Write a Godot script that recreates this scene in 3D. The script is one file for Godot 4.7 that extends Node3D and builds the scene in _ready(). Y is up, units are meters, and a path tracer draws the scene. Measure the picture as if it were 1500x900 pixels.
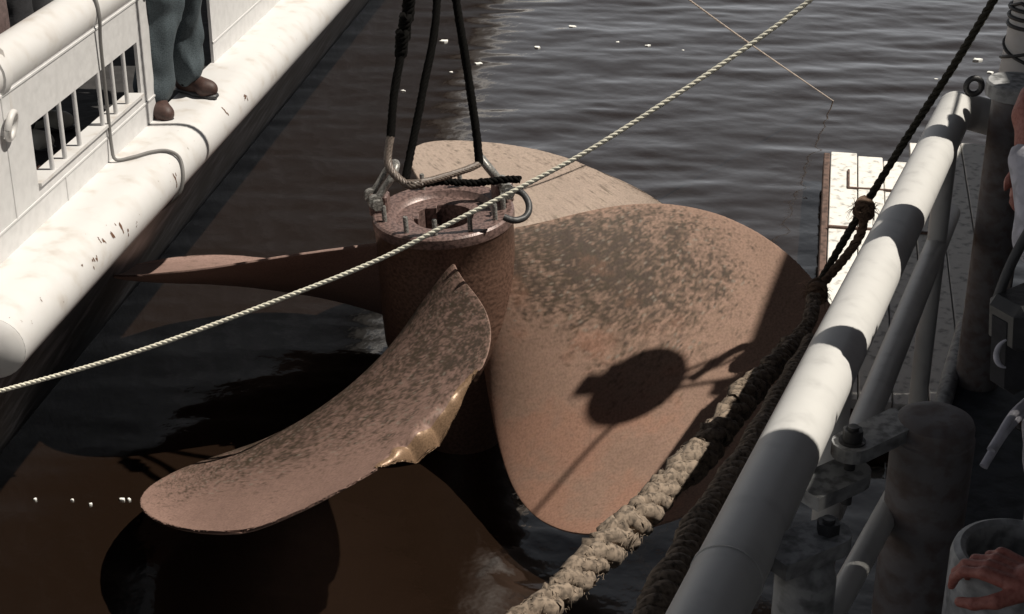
extends Node3D
# A ship's propeller hung between a white ship (left) and the rail of a work vessel (right).
# World: metres, y up, water at y = 0, the photographer's eye at (0, EYE, 0).

const EYE := 4.15
const PITCH := 26.06
const FOCAL := 2515.28      # in pixels of a 1500 x 900 picture
var M := {}
var rng := RandomNumberGenerator.new()
var used := {}

# ------------------------------------------------------------------ naming
func numbered(n: String) -> String:
	var k: int = used.get(n, 0)
	used[n] = k + 1
	return n if k == 0 else "%s_%03d" % [n, k]

func tag(o: Node, label: String, category: String, group := "", kind := "") -> Node:
	if label: o.set_meta("label", label)
	if category: o.set_meta("category", category)
	if group: o.set_meta("group", group)
	if kind: o.set_meta("kind", kind)
	return o

func thing(n: String, label: String, category: String, at_ := Vector3.ZERO, group := "") -> Node3D:
	var o := Node3D.new()
	o.name = numbered(n)
	add_child(o)
	o.position = at_
	tag(o, label, category, group)
	return o

func put(n: String, mesh: Mesh, mat: Material, parent: Node = null) -> MeshInstance3D:
	var o := MeshInstance3D.new()
	o.mesh = mesh
	o.material_override = mat
	if parent == null or parent == self:
		o.name = numbered(n)
		add_child(o)
	else:
		o.name = n
		parent.add_child(o, true)
	return o

# ------------------------------------------------------------------ the eye's rays, used to place things
func ray(px: float, py: float) -> Vector3:
	var p := deg_to_rad(PITCH)
	var b := (450.0 - py) / FOCAL
	return Vector3((px - 750.0) / FOCAL, b * cos(p) - sin(p), -b * sin(p) - cos(p))
func at(px: float, py: float, d: float) -> Vector3:
	return Vector3(0, EYE, 0) + ray(px, py) * d
func on_y(px: float, py: float, y: float) -> Vector3:
	var r := ray(px, py)
	return Vector3(0, EYE, 0) + r * ((y - EYE) / r.y)
func on_plane(px: float, py: float, pl: Plane) -> Vector3:
	var r := ray(px, py)
	var t := (pl.d - pl.normal.dot(Vector3(0, EYE, 0))) / pl.normal.dot(r)
	return Vector3(0, EYE, 0) + r * t

# ------------------------------------------------------------------ mesh helpers
func mesh_of(V: PackedVector3Array, I: PackedInt32Array, C := PackedColorArray(), N := PackedVector3Array()) -> ArrayMesh:
	if N.is_empty():
		N.resize(V.size())
		for i in range(0, I.size(), 3):
			var a := I[i]; var b := I[i + 1]; var c := I[i + 2]
			var n := (V[c] - V[a]).cross(V[b] - V[a])
			N[a] += n; N[b] += n; N[c] += n
		for i in N.size():
			N[i] = N[i].normalized() if N[i].length_squared() > 1e-20 else Vector3.UP
	var arr := []
	arr.resize(Mesh.ARRAY_MAX)
	arr[Mesh.ARRAY_VERTEX] = V
	arr[Mesh.ARRAY_NORMAL] = N
	arr[Mesh.ARRAY_INDEX] = I
	if not C.is_empty(): arr[Mesh.ARRAY_COLOR] = C
	var m := ArrayMesh.new()
	m.add_surface_from_arrays(Mesh.PRIMITIVE_TRIANGLES, arr)
	return m

class MB:                                    # a mesh being built: flat faces and smooth grids
	var V := PackedVector3Array()
	var N := PackedVector3Array()
	var I := PackedInt32Array()
	func face(pts: Array, out: Vector3) -> void:            # convex flat polygon, turned to face the way of «out»
		var n: Vector3 = (pts[2] - pts[0]).cross(pts[1] - pts[0]).normalized()
		if n.dot(out) < 0:
			pts.reverse()
			n = -n
		var b := V.size()
		for p in pts:
			V.append(p); N.append(n)
		for i in range(1, pts.size() - 1):
			I.append_array([b, b + i, b + i + 1])
	func box(c: Vector3, s: Vector3, bev := 0.004, B := Basis()) -> void:
		var h := s / 2.0
		bev = minf(bev, minf(h.x, minf(h.y, h.z)) * 0.8)
		var P := func(sx, sy, sz, ax):
			var v := Vector3(h.x * sx, h.y * sy, h.z * sz)
			for k in 3:
				if k != ax: v[k] -= bev * signf(v[k])
			return c + B * v
		for ax in 3:
			for s1 in [-1, 1]:
				var q := []
				for uv in [[-1, -1], [1, -1], [1, 1], [-1, 1]]:
					var t := [0, 0, 0]
					t[ax] = s1; t[(ax + 1) % 3] = uv[0]; t[(ax + 2) % 3] = uv[1]
					q.append(P.call(t[0], t[1], t[2], ax))
				var o := Vector3.ZERO
				o[ax] = s1
				face(q, B * o)
				for s2 in [-1, 1]:                          # the edge between +ax and the next axis
					var a2 := (ax + 1) % 3
					var a3 := (ax + 2) % 3
					var e := []
					for w in [[-1, ax], [1, ax], [1, a2], [-1, a2]]:
						var t := [0, 0, 0]
						t[ax] = s1; t[a2] = s2; t[a3] = w[0]
						e.append(P.call(t[0], t[1], t[2], w[1]))
					var eo := Vector3.ZERO
					eo[ax] = s1; eo[a2] = s2
					face(e, B * eo)
		for sx in [-1, 1]:
			for sy in [-1, 1]:
				for sz in [-1, 1]:
					face([P.call(sx, sy, sz, 0), P.call(sx, sy, sz, 1), P.call(sx, sy, sz, 2)], B * Vector3(sx, sy, sz))
	func lathe(prof: Array, n: int, T := Transform3D()) -> void:   # profile of Vector2(radius, y); sharp where it turns by more than 35 degrees
		var segs := []
		for k in prof.size() - 1:
			var d: Vector2 = prof[k + 1] - prof[k]
			segs.append(Vector2(-d.y, d.x).normalized())
		for k in prof.size() - 1:
			var n0: Vector2 = segs[k]
			var n1: Vector2 = segs[k]
			if k > 0 and segs[k - 1].dot(segs[k]) > 0.8: n0 = (segs[k - 1] + segs[k]).normalized()
			if k < segs.size() - 1 and segs[k + 1].dot(segs[k]) > 0.8: n1 = (segs[k + 1] + segs[k]).normalized()
			var b := V.size()
			for i in n + 1:
				var a := TAU * i / n
				for e in 2:
					var p: Vector2 = prof[k + e]
					var q: Vector2 = n0 if e == 0 else n1
					V.append(T * Vector3(p.x * cos(a), p.y, p.x * sin(a)))
					N.append((T.basis * Vector3(q.x * cos(a), q.y, q.x * sin(a))).normalized())
			for i in n:
				var o := b + i * 2
				I.append_array([o, o + 1, o + 2, o + 1, o + 3, o + 2])
	func tube(pts: Array, rad, n := 10, caps := true) -> void:   # rad: a number or one per point
		var T := []
		for i in pts.size():
			var t: Vector3 = pts[mini(i + 1, pts.size() - 1)] - pts[maxi(i - 1, 0)]
			T.append(t.normalized() if t.length() > 1e-9 else Vector3.UP)
		var u: Vector3 = T[0].cross(Vector3.UP if absf(T[0].y) < 0.9 else Vector3.RIGHT).normalized()
		var b := V.size()
		for i in pts.size():
			u = (u - T[i] * u.dot(T[i])).normalized()
			var w: Vector3 = T[i].cross(u)
			var r: float = rad[i] if rad is Array else rad
			for k in n:
				var a := TAU * k / n
				var d: Vector3 = u * cos(a) + w * sin(a)
				V.append(pts[i] + d * r)
				N.append(d)
		for i in pts.size() - 1:
			for k in n:
				var p := b + i * n + k
				var q := b + i * n + (k + 1) % n
				I.append_array([p, p + n, q, q, p + n, q + n])
		if caps:
			for e in [0, pts.size() - 1]:
				var o := V.size()
				var dirv: Vector3 = -T[e] if e == 0 else T[e]
				for k in n:
					V.append(V[b + e * n + k]); N.append(dirv)
				for k in range(1, n - 1):
					if e == 0: I.append_array([o, o + k, o + k + 1])
					else: I.append_array([o, o + k + 1, o + k])
	func sweep(sec: Array, a: Vector3, b: Vector3, closed := false) -> void:   # a section of Vector2(x, y) drawn from a to b (added in world x, y)
		var m := sec.size()
		var cnt := m if closed else m - 1
		var cen := Vector2.ZERO
		for s in sec: cen += s / m
		var area := 0.0
		for k in m: area += sec[k].cross(sec[(k + 1) % m])
		var sg := 1.0 if area > 0 else -1.0
		var nn := []
		for k in cnt:
			var d: Vector2 = sec[(k + 1) % m] - sec[k]
			nn.append(Vector2(d.y, -d.x).normalized() * sg)
		for k in cnt:
			var n0: Vector2 = nn[k]
			var n1: Vector2 = nn[k]
			if (k > 0 or closed) and nn[(k - 1 + cnt) % cnt].dot(nn[k]) > 0.8: n0 = (nn[(k - 1 + cnt) % cnt] + nn[k]).normalized()
			if (k < cnt - 1 or closed) and nn[(k + 1) % cnt].dot(nn[k]) > 0.8: n1 = (nn[(k + 1) % cnt] + nn[k]).normalized()
			var o := V.size()
			for e in 2:
				var s: Vector2 = sec[(k + e) % m]
				var q: Vector2 = n0 if e == 0 else n1
				for w in [a, b]:
					V.append(w + Vector3(s.x, s.y, 0)); N.append(Vector3(q.x, q.y, 0))
			I.append_array([o, o + 1, o + 2, o + 1, o + 3, o + 2])
		if closed:
			for w in [a, b]:
				var q := []
				for s in sec: q.append(w + Vector3(s.x, s.y, 0))
				face(q, (a - b) if w == a else (b - a))
	func done() -> ArrayMesh:
		for q in range(0, I.size(), 3):
			if (V[I[q + 2]] - V[I[q]]).cross(V[I[q + 1]] - V[I[q]]).dot(N[I[q]] + N[I[q + 1]] + N[I[q + 2]]) < 0:
				var w := I[q + 1]; I[q + 1] = I[q + 2]; I[q + 2] = w
		var arr := []
		arr.resize(Mesh.ARRAY_MAX)
		arr[Mesh.ARRAY_VERTEX] = V
		arr[Mesh.ARRAY_NORMAL] = N
		arr[Mesh.ARRAY_INDEX] = I
		var m := ArrayMesh.new()
		m.add_surface_from_arrays(Mesh.PRIMITIVE_TRIANGLES, arr)
		return m

func smooth(pts: Array, step: float) -> Array:              # a Catmull-Rom curve through the points
	var out := []
	for i in pts.size() - 1:
		var p0: Vector3 = pts[maxi(i - 1, 0)]
		var p1: Vector3 = pts[i]
		var p2: Vector3 = pts[i + 1]
		var p3: Vector3 = pts[mini(i + 2, pts.size() - 1)]
		var n := maxi(1, int(ceil(p1.distance_to(p2) / step)))
		for k in n:
			out.append(p1.cubic_interpolate(p2, p0, p3, float(k) / n))
	out.append(pts[-1])
	return out

func strands(mb: MB, path: Array, rad, count := 3, lay := 6.0, n := 6, rough := 0.0) -> void:   # a laid rope: count strands wound round the path
	var T := []
	for i in path.size():
		T.append((path[mini(i + 1, path.size() - 1)] - path[maxi(i - 1, 0)]).normalized())
	var u: Vector3 = T[0].cross(Vector3(0.3, 0.2, 0.93)).normalized()
	var lines := []
	var radii := []
	for k in count:
		lines.append([]); radii.append([])
	var run := 0.0
	for i in path.size():
		u = (u - T[i] * u.dot(T[i])).normalized()
		var w: Vector3 = T[i].cross(u)
		var r: float = rad[i] if rad is Array else rad
		if i > 0: run += path[i].distance_to(path[i - 1]) / (r * lay)
		for k in count:
			var a := TAU * (run + float(k) / count)
			lines[k].append(path[i] + (u * cos(a) + w * sin(a)) * r * 0.5 + Vector3(rng.randf() - .5, rng.randf() - .5, rng.randf() - .5) * rough * r)
			radii[k].append(r * 0.56 * (1.0 + (rng.randf() - .5) * rough))
	for k in count: mb.tube(lines[k], radii[k], n)

func fibres(mb: MB, path: Array, rad: Array, count: int, length: float, thick := 0.0016) -> void:   # loose yarns standing off a worn rope
	for c in count:
		var i := rng.randi_range(1, path.size() - 2)
		var t: Vector3 = (path[i + 1] - path[i - 1]).normalized()
		var d := Vector3(rng.randfn(), rng.randfn(), rng.randfn())
		d = (d - t * d.dot(t)).normalized()
		var s: Vector3 = path[i] + d * rad[i] * 0.93
		var l := length * rng.randf_range(0.4, 1.3)
		var dirv := (d * rng.randf_range(.05, .55) + t * rng.randfn() * 1.1 + d.cross(t) * rng.randfn() * .9).normalized()
		mb.tube([s, s + dirv * l * .5, s + dirv * l + Vector3(0, -l * .4, 0)], [thick, thick * .8, thick * .3], 4, false)

# smooth union of tapered capsules, meshed as surface nets; bones: [a, b, ra, rb]
func nets(bones: Array, cell: float, k: float, fold := 0.0) -> ArrayMesh:
	var vals := {}
	for bn in bones:
		var a: Vector3 = bn[0]; var b: Vector3 = bn[1]
		var ra: float = bn[2]; var rb: float = bn[3]
		var pad := maxf(ra, rb) + k + cell * 2.0 + fold
		var lo := Vector3i((a.min(b) - Vector3.ONE * pad) / cell) - Vector3i.ONE
		var hi := Vector3i((a.max(b) + Vector3.ONE * pad) / cell) + Vector3i.ONE
		var ab := b - a
		var il := 1.0 / maxf(ab.length_squared(), 1e-9)
		var lim := k + cell * 2.0 + fold
		for x in range(lo.x, hi.x + 1):
			for y in range(lo.y, hi.y + 1):
				for z in range(lo.z, hi.z + 1):
					var p := Vector3(x, y, z) * cell
					var t := clampf((p - a).dot(ab) * il, 0, 1)
					var d := p.distance_to(a + ab * t) - lerpf(ra, rb, t)
					if d > lim: continue
					var key := Vector3i(x, y, z)
					var o: float = vals.get(key, 9.0)
					var h := maxf(k - absf(o - d), 0.0) / k
					vals[key] = minf(o, d) - h * h * k * 0.25
	if fold > 0.0:
		var fn := FastNoiseLite.new()
		fn.seed = 5
		fn.frequency = 7.0
		fn.fractal_octaves = 2
		for key in vals:
			vals[key] += fn.get_noise_3d(key.x * cell, key.y * cell * .45, key.z * cell) * fold
	var V := PackedVector3Array()
	var idx := {}
	var co := [Vector3i(0,0,0), Vector3i(1,0,0), Vector3i(0,1,0), Vector3i(1,1,0), Vector3i(0,0,1), Vector3i(1,0,1), Vector3i(0,1,1), Vector3i(1,1,1)]
	var ed := [[0,1],[2,3],[4,5],[6,7],[0,2],[1,3],[4,6],[5,7],[0,4],[1,5],[2,6],[3,7]]
	for key in vals:
		if absf(vals[key]) > cell * 1.8: continue
		var c := []
		var neg := 0
		for o in co:
			var v: float = vals.get(key + o, 1.0)
			c.append(v)
			if v < 0: neg += 1
		if neg == 0 or neg == 8: continue
		var s := Vector3.ZERO
		var n := 0
		for e in ed:
			var va: float = c[e[0]]; var vb: float = c[e[1]]
			if (va < 0) != (vb < 0):
				s += Vector3(co[e[0]]).lerp(Vector3(co[e[1]]), va / (va - vb))
				n += 1
		idx[key] = V.size()
		V.append((Vector3(key) + s / n) * cell)
	var I := PackedInt32Array()
	var ax := [Vector3i(1,0,0), Vector3i(0,1,0), Vector3i(0,0,1)]
	for key in idx:
		var v0: float = vals[key]
		for q in 3:
			var v1: float = vals.get(key + ax[q], 1.0)
			if (v0 < 0) == (v1 < 0): continue
			var b1: Vector3i = ax[(q + 1) % 3]
			var b2: Vector3i = ax[(q + 2) % 3]
			if not (idx.has(key - b1) and idx.has(key - b2) and idx.has(key - b1 - b2)): continue
			var p0: int = idx[key]; var p1: int = idx[key - b1]; var p2: int = idx[key - b1 - b2]; var p3: int = idx[key - b2]
			if v0 < 0: I.append_array([p0, p2, p1, p0, p3, p2])
			else: I.append_array([p0, p1, p2, p0, p2, p3])
	return mesh_of(V, I)

# ------------------------------------------------------------------ materials
func noise_tex(seed_: int, freq: float, stops: Array, octaves := 4, size := 512, warp := false, type := FastNoiseLite.TYPE_SIMPLEX_SMOOTH) -> ImageTexture:
	var fn := FastNoiseLite.new()
	fn.noise_type = type
	fn.seed = seed_
	fn.frequency = freq
	fn.fractal_octaves = octaves
	fn.domain_warp_enabled = warp
	fn.domain_warp_amplitude = 20.0
	var src := fn.get_seamless_image(size, size)
	var g := Gradient.new()
	var off := PackedFloat32Array()
	var col := PackedColorArray()
	for s in stops:
		off.append(s[0])
		col.append(s[1] if s[1] is Color else Color(s[1], s[1], s[1]))
	g.offsets = off
	g.colors = col
	var lut := []
	for i in 256: lut.append(g.sample(i / 255.0))
	var img := Image.create(size, size, false, Image.FORMAT_RGB8)
	for y in size:
		for x in size:
			img.set_pixel(x, y, lut[src.get_pixel(x, y).r8])
	return ImageTexture.create_from_image(img)

func normal_tex(seed_: int, freq: float, strength: float, octaves := 4, size := 512) -> ImageTexture:
	var fn := FastNoiseLite.new()
	fn.seed = seed_
	fn.frequency = freq
	fn.fractal_octaves = octaves
	var img := fn.get_seamless_image(size, size)
	img.convert(Image.FORMAT_RGBA8)
	img.bump_map_to_normal_map(strength)
	return ImageTexture.create_from_image(img)

func mat(c: Color, rough: float, tex: Texture2D = null, scale := 1.0, nrm: Texture2D = null, nscale := 1.0, world := true) -> StandardMaterial3D:   # c: linear base colour
	var m := StandardMaterial3D.new()
	m.albedo_color = c.linear_to_srgb()
	m.roughness = rough
	if tex: m.albedo_texture = tex
	if nrm:
		m.normal_enabled = true
		m.normal_texture = nrm
		m.normal_scale = nscale
	if tex or nrm:
		m.uv1_triplanar = true
		m.uv1_world_triplanar = world
		m.uv1_scale = Vector3.ONE * scale
	return m

func make_materials() -> void:
	var bumps := normal_tex(3, 0.02, 3.0)
	var fine := normal_tex(9, 0.06, 2.0)
	var mottle := noise_tex(11, 0.02, [[0.0, .78], [0.38, .88], [0.5, .95], [0.62, 1.0], [1.0, 1.0]], 5)
	var dirt := noise_tex(12, 0.012, [[0.0, Color(.89, .86, .83)], [0.28, Color(.965, .955, .94)], [0.42, Color(.99, .985, .98)], [1.0, Color(1, 1, .995)]], 5)
	M.bronze = mat(Color(1, 1, 1), 0.6, noise_tex(13, 0.05, [[0.0, .82], [0.36, .91], [0.5, .97], [0.6, 1.0], [1.0, 1.0]], 4), 2.6, bumps, 0.25, false)
	M.bronze.vertex_color_use_as_albedo = true
	M.bronze.metallic_specular = 0.35
	M.hub = mat(Color(.135, .085, .066), 0.5, noise_tex(14, 0.045, [[0.0, Color(.55, .5, .47)], [0.30, Color(.72, .67, .63)], [0.5, Color(.88, .83, .8)], [0.64, Color(1, .95, .92)], [1, Color(1, .95, .9)]], 5), 2.2, bumps, 0.6, false)
	M.hub_top = mat(Color(.22, .145, .13), 0.4, noise_tex(15, 0.03, [[0.0, .5], [0.4, .75], [0.52, .95], [1, 1.0]], 4), 3.0, fine, 0.5, false)
	M.hub_top.metallic = 0.15
	M.bright = mat(Color(.33, .21, .13), 0.42, noise_tex(16, 0.05, [[0, .6], [.5, .9], [1, 1.0]], 4), 4.0, bumps, 0.7, false)
	M.bright.metallic = 0.25
	M.steel = mat(Color(.34, .33, .31), 0.42, noise_tex(17, 0.04, [[0, .4], [.45, .75], [.6, 1.0], [1, 1.0]], 4), 4.0, fine, 0.6, false)
	M.steel.metallic = 0.35
	M.white = mat(Color(.615, .61, .61), 0.45, dirt, 0.9, normal_tex(21, 0.008, 2.0, 3), 0.25)
	M.wall = mat(Color(.615, .61, .61), 0.5, noise_tex(22, 0.02, [[0, .95], [.4, .98], [.6, 1.0], [1, 1.0]], 4), 1.3, normal_tex(21, 0.03, 2.0, 3), 0.25)
	M.rust = mat(Color(.12, .06, .035), 0.9)
	M.hull = mat(Color(.11, .11, .125), 0.45, noise_tex(23, 0.012, [[0, .35], [.40, .5], [.52, .6], [.64, .7], [.72, 1.0], [1, 1.0]], 5, 512, true), 0.7, fine, 0.3)
	M.cable = mat(Color(.16, .155, .15), 0.6)
	M.wire = mat(Color(.007, .0065, .006), 0.85, noise_tex(24, 0.05, [[0, .5], [.5, .9], [1, 1]], 3), 4.0, fine, 0.5)
	M.wire.metallic_specular = .2
	M.wire_worn = mat(Color(.24, .19, .16), 0.45, noise_tex(24, 0.05, [[0, .35], [.5, .8], [1, 1]], 3), 4.0, fine, 0.5)
	M.nylon = mat(Color(.82, .79, .66), 0.6)
	M.twine = mat(Color(.5, .42, .36), 0.7)
	M.manila = mat(Color(.29, .225, .17), 0.95, noise_tex(25, 0.03, [[0, .35], [.35, .6], [.5, .9], [1, 1]], 5), 3.0, bumps, 1.0)
	M.manila_dark = mat(Color(.20, .13, .09), 0.95, noise_tex(26, 0.03, [[0, .4], [.5, .9], [1, 1]], 5), 3.0, bumps, 1.0)
	M.tar_rope = mat(Color(.035, .032, .02), 0.8, noise_tex(27, 0.05, [[0, .5], [.5, 1.0], [1, 1]], 3), 4.0)
	M.rail = mat(Color(.56, .555, .54), 0.42, noise_tex(28, 0.012, [[0, .86], [.28, .96], [.45, .99], [1, 1]], 5), 1.3, normal_tex(29, 0.012, 2.0, 3), 0.3)
	M.post = mat(Color(.17, .16, .165), 0.6, noise_tex(30, 0.02, [[0, Color(.78, .68, .62)], [.40, Color(.92, .88, .86)], [.55, Color(1, 1, 1)], [1, Color(1, 1, 1)]], 5), 1.6, bumps, 0.4)
	M.fitting = mat(Color(.36, .365, .37), 0.55, noise_tex(31, 0.02, [[0, .5], [.4, .8], [.6, 1], [1, 1]], 5), 2.0, bumps, 0.6)
	M.dark_iron = mat(Color(.04, .04, .042), 0.5, null, 1.0, fine, 0.6)
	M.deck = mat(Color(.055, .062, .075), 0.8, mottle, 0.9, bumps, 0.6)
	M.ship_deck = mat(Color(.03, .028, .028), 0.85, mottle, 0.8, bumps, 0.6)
	M.house = mat(Color(.30, .30, .30), 0.6, mottle, 0.5)
	M.plank = mat(Color(.80, .78, .74), 0.65, noise_tex(32, 0.02, [[0, .6], [.3, .9], [.45, .98], [1, 1]], 5), 1.2, bumps, 0.4)
	M.wood = mat(Color(.16, .10, .08), 0.8, noise_tex(33, 0.02, [[0, .5], [.5, .9], [1, 1]], 4), 1.5, bumps, 0.6)
	M.denim = mat(Color(.075, .098, .112), 0.9, noise_tex(34, 0.06, [[0, .6], [.42, .85], [.55, 1.0], [1, 1.0]], 3), 4.0, fine, 0.8, false)
	M.denim_pale = mat(Color(.15, .165, .175), 0.9, noise_tex(34, 0.02, [[0, .55], [.5, .95], [1, 1]], 4), 3.0, fine, 0.8, false)
	M.brown_cloth = mat(Color(.12, .082, .078), 0.9, mottle, 3.0, fine, 0.8, false)
	M.dark_cloth = mat(Color(.022, .022, .026), 0.9, mottle, 3.0, fine, 0.8, false)
	M.white_cloth = mat(Color(.55, .54, .60), 0.85, mottle, 2.0, fine, 0.6, false)
	M.shoe = mat(Color(.06, .03, .024), 0.6, mottle, 5.0, fine, 0.6, false)
	M.shoe_pale = mat(Color(.5, .48, .42), 0.6)
	M.skin = mat(Color(.40, .16, .125), 0.55, noise_tex(35, 0.03, [[0, Color(.7, .55, .55)], [.5, Color(.95, .9, .9)], [1, Color(1, 1, 1)]], 3), 6.0, fine, 0.4, false)
	M.hair = mat(Color(.03, .02, .015), 0.8)
	M.canvas = mat(Color(.70, .69, .68), 0.85, dirt, 2.0, bumps, 0.6)
	M.foam = mat(Color(.85, .85, .82), 0.6)
	M.water = mat(Color(.0125, .0072, .0046), 0.07, null, 0.35, normal_tex(41, 0.012, 5.0, 4, 1024), 0.24)
	M.water.metallic_specular = 1.0
	M.water.clearcoat_enabled = true
	M.water.clearcoat = 1.0
	M.water.clearcoat_roughness = 0.05

# ------------------------------------------------------------------ the propeller
const R0 := 0.30
const R1 := 1.8345
const PHI := 23.63
func blade_point(s: float, v: float) -> Vector3:            # v -1 the high edge, +1 the low edge; in the propeller's frame
	var r := 0.31 + (R1 - 0.31) * s
	var clos := sqrt(clampf(1.0 - s * s * s, 0, 1))
	var cl := (0.2051 + 1.5415 * s - 0.063 * s * s - 0.1419 * s * s * s) * clos
	var ch := (0.1776 + 0.9642 * s + 0.8144 * s * s - 1.2963 * s * s * s) * clos
	var arc := (cl if v > 0 else ch) * v
	var pit := 2.9087 + 2.4057 * s - 1.2644 * s * s
	var h := -0.3899 - 0.3648 * s + 0.2128 * s * s - pit / (TAU * r) * arc + (-0.0231 + 0.1124 * s) * v * v * absf(arc)
	var a := deg_to_rad(PHI) + arc / r
	return Vector3(r * cos(a), h, r * sin(a))

func blade_mesh(turn: float, which: int) -> Array:          # [blade mesh, bent edge mesh or null]
	var fn := FastNoiseLite.new()
	fn.seed = 40 + which
	fn.frequency = 2.6
	fn.fractal_octaves = 4
	var fs := FastNoiseLite.new()
	fs.seed = 60 + which
	fs.frequency = 16.0
	fs.fractal_octaves = 3
	var NS := 220 if which < 2 else 110
	var NV := 150 if which < 2 else 80
	var P := []
	var rot := Basis(Vector3.UP, -turn)
	var lip := []                                            # how far each point of the edge is turned over
	for i in NS + 1:
		var s := 1.0 - pow(1.0 - float(i) / NS, 2.0)
		s = lerpf(-0.03, 1.0, s)
		var row := []
		var lrow := []
		for j in NV + 1:
			var v := sin((float(j) / NV * 2.0 - 1.0) * PI / 2.0)
			var p := blade_point(s, v)
			p.y += 0.006 * fn.get_noise_3d(p.x * .5, p.z * .5, 7.0)                       # cast, not machined: a slight unevenness
			if absf(v) > 0.97: p *= Vector3(1, 1, 1) + Vector3(1, 0, 1) * 0.0015 * fs.get_noise_2d(s * 6.0, v * 9.0)
			var l := 0.0
			if which == 1 and s > 0.58 and s < 0.88:
				var m := sin(PI * clampf((s - 0.59) / 0.28, 0, 1))
				var vf := 1.0 - 0.21 * pow(m, 0.6) - 0.022 * m * sin(s * 83.0) - 0.006 * m * sin(s * 190.0)
				if -v > vf and m > 0.02:
					l = clampf((-v - vf) / maxf(1.0 - vf, 0.01), 0, 1)
					var q := blade_point(s, -vf)
					var out := p - q
					p = q + out * (0.75 - 0.3 * l) + Vector3(0, -1, 0) * out.length() * (0.15 + 0.65 * l) * m + Vector3(0, 0.010, 0) * sin(s * 120.0) * m * (1.0 - l)
			row.append(rot * p)
			lrow.append(l)
		P.append(row)
		lip.append(lrow)
	var V := PackedVector3Array()
	var C := PackedColorArray()
	var I := PackedInt32Array()
	var W := NV + 1
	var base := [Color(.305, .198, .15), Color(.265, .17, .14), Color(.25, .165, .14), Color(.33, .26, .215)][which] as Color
	for side in 2:
		for i in NS + 1:
			for j in NV + 1:
				var du: Vector3 = P[mini(i + 1, NS)][j] - P[maxi(i - 1, 0)][j]
				var dv: Vector3 = P[i][mini(j + 1, NV)] - P[i][maxi(j - 1, 0)]
				if i == NS: du = P[NS][NV / 2] - P[NS - 1][NV / 2]; 
				if i == NS: dv = P[NS - 1][mini(j + 1, NV)] - P[NS - 1][maxi(j - 1, 0)]
				var n := du.cross(dv).normalized()
				if n.y < 0: n = -n
				var s := float(i) / NS
				var v := float(j) / NV * 2.0 - 1.0
				var th := lerpf(0.060, 0.010, pow(s, 0.6)) * (1.0 - pow(absf(v), 1.6)) + 0.007
				if i == NS: th = 0.007
				if absf(v) == 1.0: th = 0.006
				var p: Vector3 = P[i][j] + n * th * (0.5 if side == 0 else -0.5)
				V.append(p)
				# marine growth and scale, in grains and patches of their own
				var loc := rot.inverse() * p
				var g := fn.get_noise_3dv(loc)
				var f := fs.get_noise_3dv(loc)
				var c := base * (1.0 + 0.14 * g + 0.10 * f)
				var where := 0.0
				var g2 := fn.get_noise_3dv(loc * 3.1 + Vector3(5, 1, 2))
				if which == 0: where = smoothstep(1.15, 0.15, Vector2((s - 0.10) / 0.47, (v + 0.42) / 0.80).length())
				elif which == 1: where = smoothstep(0.72, 0.2, s) * 0.75 + 0.25 * smoothstep(-0.1, 0.5, v) * smoothstep(.8, .4, s)
				elif which == 3: where = 0.25
				else: where = 0.15
				var grow := clampf(where * 1.6 - 0.58 + 0.4 * g + 0.45 * g2 + 0.45 * f + 0.75 * fs.get_noise_3dv(loc * 2.2 + Vector3(3, 9, 4)) + 0.9 * fs.get_noise_3dv(loc * 4.3 + Vector3(1, 2, 8)), 0, 1)
				if side == 0: c = c.lerp(Color(.05, .038, .027), minf(grow, .9))
				var f2 := fs.get_noise_3dv(loc * 2.3)
				if where > 0.35 and f2 > 0.50 and side == 0: c = c.lerp(Color(.26, .22, .18), .7)                       # barnacle scars
				if which == 0: c = c.lerp(Color(.34, .175, .12), clampf((v * 0.9 - .05 - s * .5) + g * 1.2 + f * .3, 0, .5))   # red oxide
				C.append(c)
	var o2 := (NS + 1) * W
	for i in NS:
		for j in NV:
			var a := i * W + j
			I.append_array([a, a + W, a + 1, a + 1, a + W, a + W + 1])
			I.append_array([o2 + a, o2 + a + 1, o2 + a + W, o2 + a + 1, o2 + a + W + 1, o2 + a + W])
	# which way round the grids run depends on the frame: make the top face up
	var nt := (V[I[2]] - V[I[0]]).cross(V[I[1]] - V[I[0]])
	if nt.y < 0:
		for q in range(0, I.size(), 3):
			var w := I[q + 1]; I[q + 1] = I[q + 2]; I[q + 2] = w
	for i in NS:                                             # the rim
		for j in [0, NV]:
			var a: int = i * W + j
			if j == NV: I.append_array([a, a + W, o2 + a, a + W, o2 + a + W, o2 + a])
			else: I.append_array([a, o2 + a, a + W, a + W, o2 + a, o2 + a + W])
	var blade := mesh_of(V, I, C)
	var edge: ArrayMesh = null
	if which == 1:
		var EV := PackedVector3Array()
		var EI := PackedInt32Array()
		var id := {}
		for i in NS + 1:
			for j in NV / 2:
				if lip[i][j] > 0.0:
					id[i * W + j] = EV.size()
					var dv2: Vector3 = P[i][j + 1] - P[i][maxi(j - 1, 0)]
					var du2: Vector3 = P[mini(i + 1, NS)][j] - P[i - 1][j]
					var n2 := du2.cross(dv2).normalized()
					if n2.y < 0: n2 = -n2
					EV.append(P[i][j] + n2 * 0.010)
		for i in NS:
			for j in NV / 2:
				var a := i * W + j
				if id.has(a) and id.has(a + 1) and id.has(a + W) and id.has(a + W + 1):
					EI.append_array([id[a], id[a + W], id[a + 1], id[a + 1], id[a + W], id[a + W + 1]])
		edge = mesh_of(EV, EI)
	return [blade, edge]

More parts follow.
